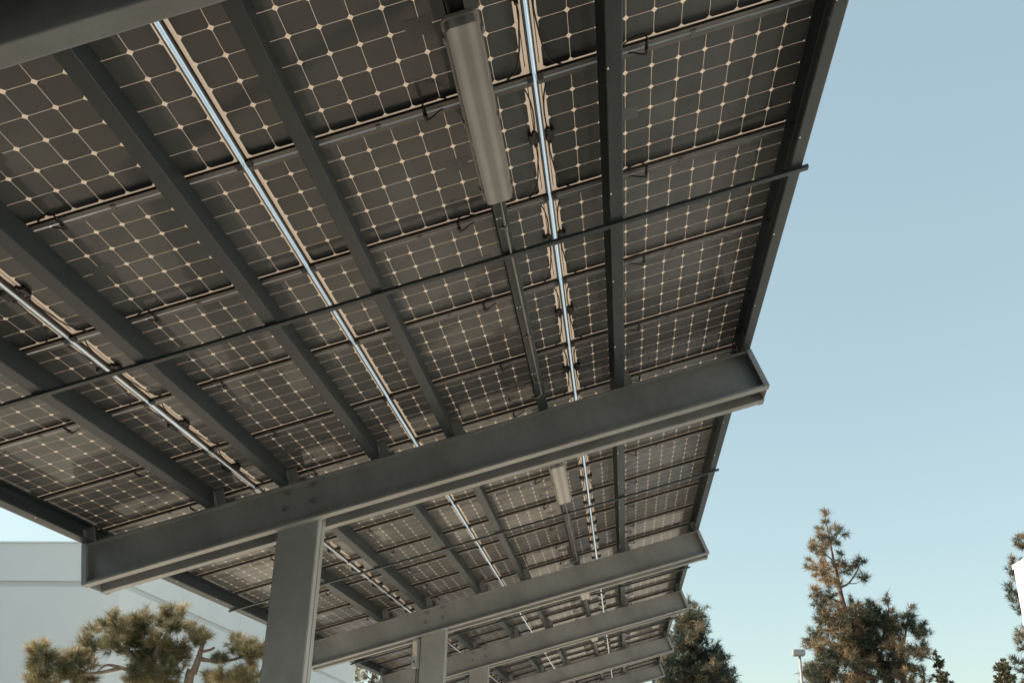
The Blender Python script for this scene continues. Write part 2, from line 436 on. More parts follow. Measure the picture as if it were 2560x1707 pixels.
# ------------------------------------------------------------------ solar panels
def frame_bm():
    bm = bmesh.new(); t, f = 0.002, 0.030
    add_box(bm, 0, PL, 0, t, -0.042, 0.008); add_box(bm, 0, PL, PW - t, PW, -0.042, 0.008)
    add_box(bm, 0, t, t, PW - t, -0.042, 0.008); add_box(bm, PL - t, PL, t, PW - t, -0.042, 0.008)
    add_box(bm, t, PL - t, t, f, -0.042, -0.0402); add_box(bm, t, PL - t, PW - f, PW - t, -0.042, -0.0402)
    add_box(bm, t, 0.010, f, PW - f, -0.042, -0.0402); add_box(bm, PL - 0.010, PL - t, f, PW - f, -0.042, -0.0402)
    add_box(bm, t, PL - t, t, 0.0105, -0.004, -0.0012); add_box(bm, t, PL - t, PW - 0.0105, PW - t, -0.004, -0.0012)
    add_box(bm, t, 0.0095, 0.0105, PW - 0.0105, -0.004, -0.0012); add_box(bm, PL - 0.0095, PL - t, 0.0105, PW - 0.0105, -0.004, -0.0012)
    bmesh.ops.recalc_face_normals(bm, faces=bm.faces)
    for fc in bm.faces:
        c, n = fc.calc_center_median(), fc.normal
        if (n.x < -0.9 and c.x < 1e-4) or (n.x > 0.9 and c.x > PL - 1e-4): fc.material_index = 1
        if (n.y < -0.9 and c.y < 1e-4) or (n.y > 0.9 and c.y > PW - 1e-4): fc.material_index = 2
    return bm
def sheet_bm():
    bm = bmesh.new(); t = 0.002
    vs = [bm.verts.new(p) for p in ((t, t, 0), (t, PW - t, 0), (PL - t, PW - t, 0), (PL - t, t, 0))]
    bm.faces.new(vs)
    return bm
JB = [((0.292, 0.005), 0.012), ((0.10, 0.038), 0.020), ((-0.033, 0.0825), 0.028), ((-0.13, 0.1675), 0.030), ((-0.16, 0.26), 0.030), ((-0.13, 0.36), 0.028), ((-0.085, 0.40), 0.022)]
JB2 = [((-0.09, 0.49), 0.022), ((-0.125, 0.56), 0.030), ((-0.06, 0.67), 0.030), ((0.03, 0.79), 0.030), ((0.22, 0.89), 0.030), ((0.45, 0.925), 0.036), ((0.62, 0.935), 0.044)]
LOOP_A = [((2.80, 0.925), 0.050), ((2.95, 0.908), 0.055), ((3.18, 0.886), 0.062), ((3.47, 0.874), 0.070), ((3.62, 0.880), 0.085), ((3.655, 0.895), 0.092)]
LOOP_B = [((3.655, 0.980), 0.092), ((3.60, 0.996), 0.085), ((3.40, 1.000), 0.070), ((3.16, 0.990), 0.056), ((3.0, 0.995), 0.046)]
def make_panel(kind, jitter):
    """kind 0: junction box end first (low u); kind 1: mirrored"""
    root = obj('solar_panel', None)
    X = (lambda c: 0.0495 + c * PITCH) if kind == 0 else (lambda c: PL - 0.0495 - c * PITCH)
    fr = part('frame', frame_bm(), FRAME, root); fr.data.materials.append(ENDAL); fr.data.materials.append(SIDEAL)
    part('cell_laminate', sheet_bm(), LAM_LOW if kind == 0 else LAM_HIGH, root)
    P3 = lambda L: [(X(a), b + 0.0, -d) for (a, b), d in L]
    # junction box with its two leads
    bm = bmesh.new()
    xa, xb = sorted((X(-0.23), X(0.13)))
    add_box(bm, xa, xb, 0.402, 0.488, -0.033, -0.001)
    bmesh.ops.bevel(bm, geom=list(bm.edges), offset=0.006, segments=2, affect='EDGES')
    sx = X(-0.10)
    add_box(bm, sx - 0.011, sx + 0.011, 0.384, 0.4015, -0.036, -0.012); add_box(bm, sx - 0.011, sx + 0.011, 0.4885, 0.506, -0.036, -0.012)
    xa, xb = sorted((X(-0.19), X(-0.12))); add_box(bm, xa, xb, 0.43, 0.46, -0.039, -0.0332)
    jb = part('junction_box', bm, BLACK, root)
    for L in (JB, JB2):
        bm = bmesh.new(); add_tube(bm, P3(L), 0.0048, 6, 5)
        part('lead_cable', bm, CABLE, jb)
    # connector loop over the seam to the next panel
    bm = bmesh.new()
    add_tube(bm, [(x + jitter * (i / 8) * 0.02, y, z) for i, (x, y, z) in enumerate(P3(LOOP_A))], 0.0048, 6, 5)
    add_tube(bm, [(x + jitter * ((5 - i) / 8) * 0.02, y, z) for i, (x, y, z) in enumerate(P3(LOOP_B))], 0.0048, 6, 5)
    jc = part('jumper_cable', bm, CABLE, root)
    bm = bmesh.new()
    a, b = P3(LOOP_A)[-1], P3(LOOP_B)[0]
    a = (a[0] + jitter * 0.0125, a[1] - 0.008, a[2]); b = (b[0] + jitter * 0.0125, b[1] + 0.012, b[2])
    m1 = tuple((p * 0.42 + q * 0.58) for p, q in zip(a, b))
    add_tube(bm, [a, (a[0], a[1] + 0.012, a[2]), m1, (m1[0], m1[1] + 0.001, m1[2]), (m1[0], m1[1] + 0.012, m1[2]), b], [0.007, 0.0105, 0.0105, 0.013, 0.012, 0.008], 8, 1)
    part('plug_connector', bm, BLACK, jc)
    # rating sticker on the back glass
    bm = bmesh.new()
    xa, xb = sorted((X(2.62), X(3.50)))
    add_box(bm, xa, xb, 0.0185 + 2.68 * PITCH, 0.0185 + 3.32 * PITCH, -0.0012, -0.0006)
    part('rating_sticker', bm, STK, root)
    # corner clips and the mid grounding clip
    for x in (0.001, PL - 0.036):
        bm = bmesh.new(); add_box(bm, x, x + 0.035, PW - 0.040, PW + 0.006, -0.053, -0.0425)
        part('corner_clip', bm, BLACK, root)
    bm = bmesh.new(); x = X(5.35)
    add_box(bm, x - 0.014, x + 0.014, PW - 0.012, PW + 0.030, -0.047, -0.0425)
    part('grounding_clip', bm, FRAME, root)
    return root
def sticker_mat():
    m = mat('rating_sticker_print', (0.20, 0.19, 0.175), 0.5)
    nt = m.node_tree; b = nt.nodes['Principled BSDF']
    tc = nt.nodes.new('ShaderNodeTexCoord')
    mp = nt.nodes.new('ShaderNodeMapping'); mp.inputs['Scale'].default_value = (90, 160, 1)
    nt.links.new(tc.outputs['Object'], mp.inputs[0])
    n = nt.nodes.new('ShaderNodeTexNoise'); n.inputs['Scale'].default_value = 1.0; n.inputs['Detail'].default_value = 2
    nt.links.new(mp.outputs[0], n.inputs['Vector'])
    cr = nt.nodes.new('ShaderNodeValToRGB'); cr.color_ramp.interpolation = 'CONSTANT'
    cr.color_ramp.elements[0].color = (0.066, 0.074, 0.078, 1); cr.color_ramp.elements[1].position = 0.42; cr.color_ramp.elements[1].color = (0.105, 0.112, 0.113, 1)
    nt.links.new(n.outputs[0], cr.inputs[0]); nt.links.new(cr.outputs[0], b.inputs['Base Color'])
    return m
STK = sticker_mat()
protos = {(k, q): make_panel(k, q) for k in (0, 1) for q in (-1, 0, 1)}
used = set()
rows = list(range(-6, 33))
def row_label(j):
    vc = OV + j * PV + 0.474
    i = max(k for k, b in enumerate(BEAM_V) if b + 0.2 < vc + 0.001)
    first = min(jj for jj in rows if OV + jj * PV + 0.474 > BEAM_V[i] + 0.2)
    return i, j - first
for j in rows:
    i, n = row_label(j)
    for k in range(4):
        kind = k % 2
        key = (kind, rng.choice((-1, 0, 1)))
        p = protos[key]
        if key in used: p = copy_tree(p)
        used.add(key)
        place(p, U_COL[k] + rng.uniform(-0.0025, 0.0025), OV + j * PV - 0.0185 + rng.uniform(-0.001, 0.001))
        tag(p, 'solar panel %s, %s row past the %s' % (COLNAME[k], ORD[n], BEAM_NAME[i]), 'solar panel', 'framed solar panels of the canopy')
for key, p in protos.items():
    if key not in used: raise RuntimeError('unused panel kind')

# ------------------------------------------------------------------ lamp strut with conduit, and the long lamps under it
LAMP_V = [None, (2.82, 4.085), (8.455, 9.72), (14.25, 15.35), (18.9, 20.15), (24.8, 26.05), (30.5, 31.75)]
def make_lamp(length):
    root = obj('strip_lamp', None)
    w = 0.183
    bm = bmesh.new()
    add_box(bm, -w / 2 + 0.012, w / 2 - 0.012, 0.02, length - 0.02, -0.045, 0.0)
    bmesh.ops.bevel(bm, geom=list(bm.edges), offset=0.008, segments=2, affect='EDGES')
    part('housing', bm, LAMPBODY, root)
    # rim between housing and lens
    def tray(x, y0, y1, z0, z1, r0, inset):
        bm = bmesh.new(); ring = []
        for z, ins in ((z0, 0.0), (z0 + (z1 - z0) * 0.65, inset * 0.35), (z1, inset)):
            rr = []
            for cxs, cys, a0 in ((1, 1, 0), (-1, 1, 90), (-1, -1, 180), (1, -1, 270)):
                for q in range(6):
                    a = math.radians(a0 + q * 18)
                    cxx = cxs * (x - r0); cyy = (y1 - r0) if cys > 0 else (y0 + r0)
                    rr.append(bm.verts.new((cxx + math.cos(a) * (r0 - ins), cyy + math.sin(a) * (r0 - ins), z)))
            ring.append(rr)
        for a, b in zip(ring, ring[1:]):
            for q in range(len(a)):
                bm.faces.new((a[q], a[(q + 1) % len(a)], b[(q + 1) % len(a)], b[q]))
        bm.faces.new(ring[-1]); bm.faces.new(ring[0][::-1])
        return bm
    part('rim', tray(w / 2, 0, length, -0.040, -0.052, 0.03, 0.001), LAMPBODY, root)
    part('lens', tray(w / 2 - 0.009, 0.011, length - 0.011, -0.0525, -0.098, 0.030, 0.007), LENS, root)
    for y in (0.10, 0.10 + (length - 0.2) / 2, length - 0.10):
        for s in (-1, 1):
            bm = bmesh.new(); x0, x1 = sorted((s * (w / 2 + 0.0005), s * (w / 2 + 0.007)))
            add_box(bm, x0, x1, y - 0.018, y + 0.018, -0.066, -0.030)
            part('latch', bm, LAMPBODY, root)
    bm = bmesh.new(); add_box(bm, -0.045, 0.045, length - 0.10, length + 0.02, 0.0005, 0.045); part('hanger', bm, BLACK, root)
    bm = bmesh.new(); add_box(bm, -0.035, 0.035, -0.05, 0.05, 0.0005, 0.045); part('hanger', bm, BLACK, root)
    return root
def lens_mat():
    m = mat('frosted_lens', (0.23, 0.225, 0.215), 0.38, noise=0.12, nscale=4.0, bump=0.05, bscale=200)
    nt = m.node_tree; b = nt.nodes['Principled BSDF']
    # the two unlit tubes and the end sockets that show through the frosted plastic
    tc = nt.nodes.new('ShaderNodeTexCoord'); sp = nt.nodes.new('ShaderNodeSeparateXYZ'); nt.links.new(tc.outputs['Object'], sp.inputs[0])
    a = nt.nodes.new('ShaderNodeMath'); a.operation = 'ABSOLUTE'; nt.links.new(sp.outputs[0], a.inputs[0])
    s = nt.nodes.new('ShaderNodeMath'); s.operation = 'SUBTRACT'; nt.links.new(a.outputs[0], s.inputs[0]); s.inputs[1].default_value = 0.040
    a2 = nt.nodes.new('ShaderNodeMath'); a2.operation = 'ABSOLUTE'; nt.links.new(s.outputs[0], a2.inputs[0])
    r = nt.nodes.new('ShaderNodeMapRange'); r.interpolation_type = 'SMOOTHSTEP'
    r.inputs[1].default_value = 0.006; r.inputs[2].default_value = 0.028; r.inputs[3].default_value = 1.38; r.inputs[4].default_value = 0.92
    nt.links.new(a2.outputs[0], r.inputs[0])
    old = b.inputs['Base Color'].links[0].from_socket
    mx = nt.nodes.new('ShaderNodeMix'); mx.data_type = 'RGBA'; mx.blend_type = 'MULTIPLY'; mx.inputs[0].default_value = 1
    nt.links.new(old, mx.inputs[6]); nt.links.new(r.outputs[0], mx.inputs[7]); nt.links.new(mx.outputs[2], b.inputs['Base Color'])
    b.inputs['Subsurface Weight'].default_value = 0.0
    return m
LENS = lens_mat()
lamp0 = None
for i in range(1, len(BEAM_V) - 1):
    v0, v1 = BEAM_V[i] + 0.205, BEAM_V[i + 1] + 0.195
    root = obj('lamp_strut', None); place(root, 0.286, v0)
    bm = bmesh.new(); Lb = v1 - v0
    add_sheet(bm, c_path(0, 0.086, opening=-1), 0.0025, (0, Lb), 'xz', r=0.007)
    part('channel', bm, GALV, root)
    lv0, lv1 = LAMP_V[i][0] - v0, LAMP_V[i][1] - v0
    bm = bmesh.new()
    add_tube(bm, [(-0.034, lv1 + 0.02, -0.263), (-0.034, Lb - 0.75, -0.263), (-0.034, Lb - 0.62, -0.264), (-0.050, Lb - 0.54, -0.266), (-0.085, Lb - 0.50, -0.262), (-0.118, Lb - 0.47, -0.235), (-0.122, Lb - 0.40, -0.19)], 0.0085, 10, 6)
    cd = part('conduit', bm, EMT, root)
    for y in (lv1 + 0.40, (lv1 + Lb) / 2 + 0.1, Lb - 0.80):
        bm = bmesh.new()
        add_tube(bm, [(-0.034, y - 0.03, -0.263), (-0.034, y + 0.03, -0.263)], 0.0138, 10, 1)
        add_box(bm, -0.070, -0.020, y - 0.008, y + 0.008, -0.2575, -0.2515)
        part('coupling', bm, EMT, cd)
    for y in (lv1 + 0.30, lv1 + 1.35, Lb - 0.95):
        for x in (-0.076, -0.052):
            bm = bmesh.new(); add_disc(bm, (x, y, -0.2512), (0, 0, -1), 0.0055, 0.005, 8); part('screw', bm, SCREW, root)
    tag(root, 'slim dark lamp strut with a conduit under it, %s' % BAYNAME[i], 'lamp strut', 'lamp struts between the panels')
    lamp = make_lamp(lv1 - lv0)
    place(lamp, 0.243, LAMP_V[i][0], 0.299)
    nm = {1: 'long frosted strip lamp hanging nearest, at the top of the picture', 2: 'frosted strip lamp hanging just beyond the big front crossbeam'}.get(
        i, 'strip lamp under the canopy %s' % BAYNAME[i])
    tag(lamp, nm, 'strip lamp', 'strip lamps under the canopy')

# ------------------------------------------------------------------ electrical box on the second column
root = obj('electrical_box', None); root.location = (CX0 - 0.0, BEAM_V[3] + 0.11, 0)
bm = bmesh.new(); add_box(bm, -0.150, -0.006, 0.02, 0.16, 3.33, 3.80)
bmesh.ops.bevel(bm, geom=list(bm.edges), offset=0.008, segments=2, affect='EDGES'); part('enclosure', bm, BOXGREY, root)
bm = bmesh.new(); add_box(bm, -0.140, -0.050, 0.010, 0.0195, 3.35, 3.785); dr = part('door', bm, BOXGREY, root)
bm = bmesh.new(); add_disc(bm, (-0.105, 0.0095, 3.42), (0, -1, 0), 0.015, 0.012, 14); part('knob', bm, BLACK, dr)
bm = bmesh.new(); add_box(bm, -0.135, -0.066, 0.0075, 0.0098, 3.52, 3.745); part('notice_plate', bm, STICKER, dr)
bm = bmesh.new(); add_box(bm, -0.046, -0.014, 0.004, 0.0195, 3.36, 3.785); part('hinge_strip', bm, CLAMP, root)
for x in (-0.070, -0.035):
    bm = bmesh.new(); add_tube(bm, [(x, 0.07, 3.33), (x, 0.07, 2.0), (x, 0.07, 0.0)], 0.010, 8, 1); part('conduit', bm, EMT, root)
tag(root, 'grey electrical box with a black knob, on the left side of a column', 'electrical box')

# ------------------------------------------------------------------ pale building on the left
root = obj('building', None); root.location = (-16.8, 26.0, 0); root.rotation_euler = (0, 0, math.radians(3.5))
TOP, BZ = 9.12, 7.70
bm = bmesh.new()
add_box(bm, -40, 0, 0, 32.0, 0, BZ - 0.10)
add_box(bm, -40, 0, 0, 32.0, BZ + 0.10, TOP)
part('wall', bm, WALL, root)
bm = bmesh.new(); add_box(bm, -39.92, -0.08, 0.08, 31.92, BZ - 0.10, BZ + 0.10); part('reveal_band', bm, WALLBAND, root)
for y, z0, z1 in ((4.5, 0, BZ - 0.11), (10.5, 0, BZ - 0.11), (17.0, 0, BZ - 0.11), (24.0, 0, BZ - 0.11), (10.5, BZ + 0.11, TOP - 0.05), (24.0, BZ + 0.11, TOP - 0.05)):
    bm = bmesh.new(); add_box(bm, 0.0005, 0.003, y, y + 0.025, z0, z1); part('control_joint', bm, WALLBAND, root)
bm = bmesh.new(); add_box(bm, -40.04, 0.04, -0.04, 32.04, TOP + 0.001, TOP + 0.06); part('parapet_cap', bm, WALL, root)
bm = bmesh.new(); add_box(bm, -4.72, -4.46, -0.22, -0.001, 6.05, 6.38)
bmesh.ops.bevel(bm, geom=list(bm.edges), offset=0.02, segments=2, affect='EDGES'); part('wall_lamp', bm, WHITEWALL, root)
tag(root, 'pale grey stucco building with a recessed band below its parapet', 'building')

# unseen block added past the left edge, shadowing the ground round the camera
root = obj('building', None); root.location = (-16.0, 2.0, 0)
bm = bmesh.new(); add_box(bm, -18, 0, -30, 0, 0, 9.4); part('wall', bm, WALLBAND, root)
bm = bmesh.new(); add_box(bm, -18.04, 0.04, -30.04, 0.04, 9.401, 9.47); part('parapet_cap', bm, WALL, root)
tag(root, 'unseen grey block added to shade the ground, beyond the left edge', 'building')

# white block at the right edge, lengthened out of view to bounce side light
root = obj('white_building', None); root.location = (11.0, 24.5, 0)
bm = bmesh.new(); add_box(bm, 0, 9, -29, 0, 0, 7.55); part('wall', bm, WHITEWALL, root)
bm = bmesh.new(); add_box(bm, -0.03, 9.03, -29.03, 0.03, 7.551, 7.67); part('parapet_cap', bm, WHITEWALL, root)
tag(root, 'sunlit white building corner cut off by the right edge of the photo', 'building')

# ------------------------------------------------------------------ lamp post
root = obj('street_lamp', None); base = at(2000, 1650, 40.0); root.location = (base.x, base.y, 0)
bm = bmesh.new(); add_tube(bm, [(0, 0, 0), (0, 0, 7.35)], [0.085, 0.06], 10, 1); part('pole', bm, POLE, root)
bm = bmesh.new(); add_box(bm, -0.30, 0.24, -0.20, 0.20, 7.35, 7.62)
bmesh.ops.bevel(bm, geom=list(bm.edges), offset=0.03, segments=2, affect='EDGES'); hd = part('lamp_head', bm, POLE, root)
bm = bmesh.new(); add_box(bm, -0.25, 0.19, -0.16, 0.16, 7.335, 7.3495); part('lens', bm, LENS, hd)
tag(root, 'slim grey car park lamp post left of the tall pine', 'street lamp')

# ------------------------------------------------------------------ trees
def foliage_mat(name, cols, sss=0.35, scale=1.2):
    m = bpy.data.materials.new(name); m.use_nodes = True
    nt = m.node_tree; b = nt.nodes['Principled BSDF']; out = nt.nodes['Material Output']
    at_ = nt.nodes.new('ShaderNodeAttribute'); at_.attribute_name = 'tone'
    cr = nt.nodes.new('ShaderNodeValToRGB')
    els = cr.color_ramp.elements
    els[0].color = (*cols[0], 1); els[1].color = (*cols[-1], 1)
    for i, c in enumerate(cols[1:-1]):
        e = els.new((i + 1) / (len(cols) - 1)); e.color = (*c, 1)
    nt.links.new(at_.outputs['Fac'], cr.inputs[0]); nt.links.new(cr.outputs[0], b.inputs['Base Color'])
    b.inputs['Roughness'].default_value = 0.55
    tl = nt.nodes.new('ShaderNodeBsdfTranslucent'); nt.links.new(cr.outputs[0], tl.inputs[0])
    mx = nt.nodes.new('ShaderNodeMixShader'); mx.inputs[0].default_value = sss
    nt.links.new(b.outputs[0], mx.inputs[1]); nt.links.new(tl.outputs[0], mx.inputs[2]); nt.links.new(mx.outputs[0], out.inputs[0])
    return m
PINE_F = foliage_mat('pine_needles', [(0.055, 0.064, 0.030), (0.125, 0.118, 0.052), (0.27, 0.22, 0.11), (0.52, 0.41, 0.25)])  # pale end of each needle ramp paints sunlit tufts, dark end shaded ones
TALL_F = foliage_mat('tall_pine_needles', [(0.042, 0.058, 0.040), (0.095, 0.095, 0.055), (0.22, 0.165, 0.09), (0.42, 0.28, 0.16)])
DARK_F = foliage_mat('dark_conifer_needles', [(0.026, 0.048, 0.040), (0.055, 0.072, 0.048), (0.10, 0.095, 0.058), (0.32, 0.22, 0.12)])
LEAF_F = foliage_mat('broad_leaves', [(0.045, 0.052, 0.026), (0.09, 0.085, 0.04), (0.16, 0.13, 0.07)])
BARK = mat('reddish_bark', (0.17, 0.105, 0.072), 0.9, noise=0.35, nscale=9, bump=0.6, bscale=25)
GREYBARK = mat('pale_bark', (0.19, 0.145, 0.11), 0.95, noise=0.55, nscale=24, bump=1.0, bscale=45)

def crown_mesh(name, tufts, needle, width, count, m, seed, spread=1.0, droop=0.0):
    """tufts: (centre, axis, size, tone) - each becomes a spray of thin needle blades round a short shoot"""
    r = np.random.default_rng(seed)
    V, T = [], []
    for c, ax, size, tone in tufts:
        n = max(10, int(count * min(1.6, size / needle)))
        ax = np.array(ax, float); ax /= np.linalg.norm(ax) + 1e-9
        d = r.normal(size=(n, 3)); d /= np.linalg.norm(d, axis=1)[:, None]
        d = d * spread + ax * 0.75; d[:, 2] -= droop; d /= np.linalg.norm(d, axis=1)[:, None]
        t = r.uniform(-0.7, 0.35, n)[:, None]
        base = np.array(c) + ax * t * size * 0.8 + r.normal(size=(n, 3)) * size * 0.10
        L = needle * r.uniform(0.6, 1.15, n)[:, None] * (0.55 + 0.45 * size / max(size, needle))
        side = np.cross(d, r.normal(size=(n, 3))); side /= np.linalg.norm(side, axis=1)[:, None] + 1e-9
        w = width * r.uniform(0.7, 1.3, n)[:, None]
        a, b_, c_ = base - side * w * 0.5, base + side * w * 0.5, base + d * L
        V.append(np.stack([a, b_, c_], 1).reshape(-1, 3))
        T.append(np.repeat(np.clip(tone + r.normal(size=n) * 0.16, 0, 1), 3))
    V = np.concatenate(V).astype(np.float32); T = np.concatenate(T).astype(np.float32)
    nt = len(V) // 3
    me = bpy.data.meshes.new(name)
    me.vertices.add(len(V)); me.vertices.foreach_set('co', V.ravel())
    me.loops.add(len(V)); me.loops.foreach_set('vertex_index', np.arange(len(V), dtype=np.int32))
    me.polygons.add(nt); me.polygons.foreach_set('loop_start', np.arange(0, len(V), 3, dtype=np.int32))
    at_ = me.attributes.new('tone', 'FLOAT', 'POINT'); at_.data.foreach_set('value', T)
    me.update(calc_edges=True); me.materials.append(m)
    return me

def inside(poly, x, y):
    c = False
    for (x0, y0), (x1, y1) in zip(poly, poly[1:] + poly[:1]):
        if (y0 > y) != (y1 > y) and x < (x1 - x0) * (y - y0) / (y1 - y0) + x0: c = not c
    return c

def survey_tree(name, label, cat, Y, trunk, limbs, clusters, fills, m, bark, needle, width, count, per, seed, depth=1.0, droop=0.0, spread=1.0, group=None):
    """a tree standing at depth Y. trunk/limbs: lists of (x, y, radius_m[, dy]) in surveyed pixels; clusters: (x, y, radius_px);
    fills: (polygon, number, radius_px) - the crown's clusters are scattered in depth through its real thickness"""
    r = random.Random(seed)
    mpp = Y / F_PX / FWD.y
    b = at(trunk[0][0], trunk[0][1], Y)
    root = obj(name, None); root.location = (b.x, b.y, 0)
    O = Vector((b.x, b.y, 0))
    bm = bmesh.new()
    tp = [at(x, y, Y) - O for x, y, _ in trunk]; tr = [q[2] for q in trunk]
    g0 = Vector((tp[0].x * 0.2, 0, 0))
    add_tube(bm, [g0] + tp, [tr[0] * 1.35] + tr, 9, 5)
    tk = part('trunk', bm, bark, root)
    for L in limbs:
        bm = bmesh.new()
        add_tube(bm, [at(q[0], q[1], Y + (q[3] if len(q) > 3 else 0)) - O for q in L], [q[2] for q in L], 7, 5)
        part('branch', bm, bark, tk)
    cl = list(clusters)
    for poly, num, rad in fills:
        xs = [p[0] for p in poly]; ys = [p[1] for p in poly]; k = 0
        while k < num:
            x, y = r.uniform(min(xs), max(xs)), r.uniform(min(ys), max(ys))
            if inside(poly, x, y): cl.append((x, y, rad * r.uniform(0.7, 1.3))); k += 1
    tufts = []
    for q in cl:
        x, y, rad = q[:3]
        dy = r.gauss(0, 0.45) * depth
        c = at(x, y, Y + dy) - O
        R = rad * mpp
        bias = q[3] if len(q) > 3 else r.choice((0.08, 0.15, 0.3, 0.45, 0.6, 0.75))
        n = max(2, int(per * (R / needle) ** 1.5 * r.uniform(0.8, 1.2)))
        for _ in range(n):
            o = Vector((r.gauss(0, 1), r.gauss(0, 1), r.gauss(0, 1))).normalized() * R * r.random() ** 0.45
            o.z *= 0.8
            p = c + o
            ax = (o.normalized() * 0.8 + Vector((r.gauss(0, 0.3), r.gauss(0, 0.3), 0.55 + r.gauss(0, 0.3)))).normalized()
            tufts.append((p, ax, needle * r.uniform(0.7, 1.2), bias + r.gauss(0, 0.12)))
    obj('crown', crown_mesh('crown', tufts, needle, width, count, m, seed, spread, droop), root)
    tag(root, label, cat, group)
    return root

def A(ox, oy, k, pts):
    """crop coordinates to full picture coordinates"""
    return [(ox + p[0] / k, oy + p[1] / k) + tuple(p[2:]) for p in pts]
# leaning pine in front of the pale building
C = lambda pts: A(0, 1137, 2.7506, [(p[0], p[1]) + ((p[2] / 2.7506,) if len(p) > 2 else ()) + tuple(p[3:]) for p in pts])
T = lambda pts: A(0, 1137, 2.7506, pts)
survey_tree('pine_tree', 'olive pine with bare pale branches in front of the pale building, left of the column', 'tree', 14.0,
    T([(1290, 1600, 0.080), (1328, 1500, 0.066), (1366, 1395, 0.052), (1384, 1330, 0.040), (1408, 1275, 0.024)]),
    [T([(1375, 1400, 0.045), (1440, 1412, 0.035), (1560, 1412, 0.03), (1640, 1395, 0.022), (1680, 1375, 0.015)]),
     T([(1390, 1350, 0.03), (1440, 1340, 0.025), (1475, 1322, 0.02)]),
     T([(1290, 1600, 0.07), (1120, 1560, 0.06), (960, 1500, 0.05), (840, 1462, 0.035), (740, 1442, 0.022), (690, 1470, 0.014), (662, 1500, 0.008)]),
     T([(960, 1500, 0.05), (900, 1380, 0.04), (800, 1300, 0.03), (700, 1230, 0.02)]),
     T([(1120, 1560, 0.05), (1060, 1420, 0.04), (1085, 1310, 0.018), (1095, 1260, 0.013), (1120, 1225, 0.008)]),
     T([(1060, 1420, 0.04), (1130, 1250, 0.025), (1180, 1170, 0.018), (1240, 1080, 0.01)]),
     T([(840, 1462, 0.035), (640, 1500, 0.03), (430, 1490, 0.025), (300, 1440, 0.02)])],
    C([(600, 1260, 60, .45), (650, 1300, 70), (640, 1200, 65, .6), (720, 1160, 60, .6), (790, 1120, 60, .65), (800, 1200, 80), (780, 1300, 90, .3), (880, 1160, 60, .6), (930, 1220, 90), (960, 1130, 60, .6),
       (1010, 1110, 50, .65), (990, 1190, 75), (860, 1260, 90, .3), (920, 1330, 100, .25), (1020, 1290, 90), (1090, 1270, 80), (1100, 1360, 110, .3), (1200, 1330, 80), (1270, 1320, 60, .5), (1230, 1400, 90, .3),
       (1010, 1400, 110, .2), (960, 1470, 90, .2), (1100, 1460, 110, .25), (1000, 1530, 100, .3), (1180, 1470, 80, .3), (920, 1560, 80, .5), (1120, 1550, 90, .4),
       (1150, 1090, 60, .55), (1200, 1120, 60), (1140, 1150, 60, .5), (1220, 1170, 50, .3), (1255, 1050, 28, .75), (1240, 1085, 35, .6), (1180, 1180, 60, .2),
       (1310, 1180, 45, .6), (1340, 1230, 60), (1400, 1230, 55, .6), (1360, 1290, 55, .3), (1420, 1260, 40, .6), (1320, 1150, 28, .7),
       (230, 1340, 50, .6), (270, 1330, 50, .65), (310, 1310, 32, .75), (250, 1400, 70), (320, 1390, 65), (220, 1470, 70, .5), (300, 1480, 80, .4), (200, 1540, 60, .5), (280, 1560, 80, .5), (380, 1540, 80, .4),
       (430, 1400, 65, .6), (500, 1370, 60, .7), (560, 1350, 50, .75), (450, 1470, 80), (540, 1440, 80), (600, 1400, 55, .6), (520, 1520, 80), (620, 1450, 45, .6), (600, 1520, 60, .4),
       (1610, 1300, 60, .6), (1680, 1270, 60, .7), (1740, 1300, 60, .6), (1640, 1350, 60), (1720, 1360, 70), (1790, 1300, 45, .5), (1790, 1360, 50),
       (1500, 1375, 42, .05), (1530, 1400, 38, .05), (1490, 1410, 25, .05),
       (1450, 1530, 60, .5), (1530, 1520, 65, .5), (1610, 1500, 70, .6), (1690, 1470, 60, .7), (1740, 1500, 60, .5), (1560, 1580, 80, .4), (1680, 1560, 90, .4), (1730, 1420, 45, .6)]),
    [], PINE_F, GREYBARK, 0.17, 0.0075, 70, 12, 11, depth=0.6, spread=0.75)

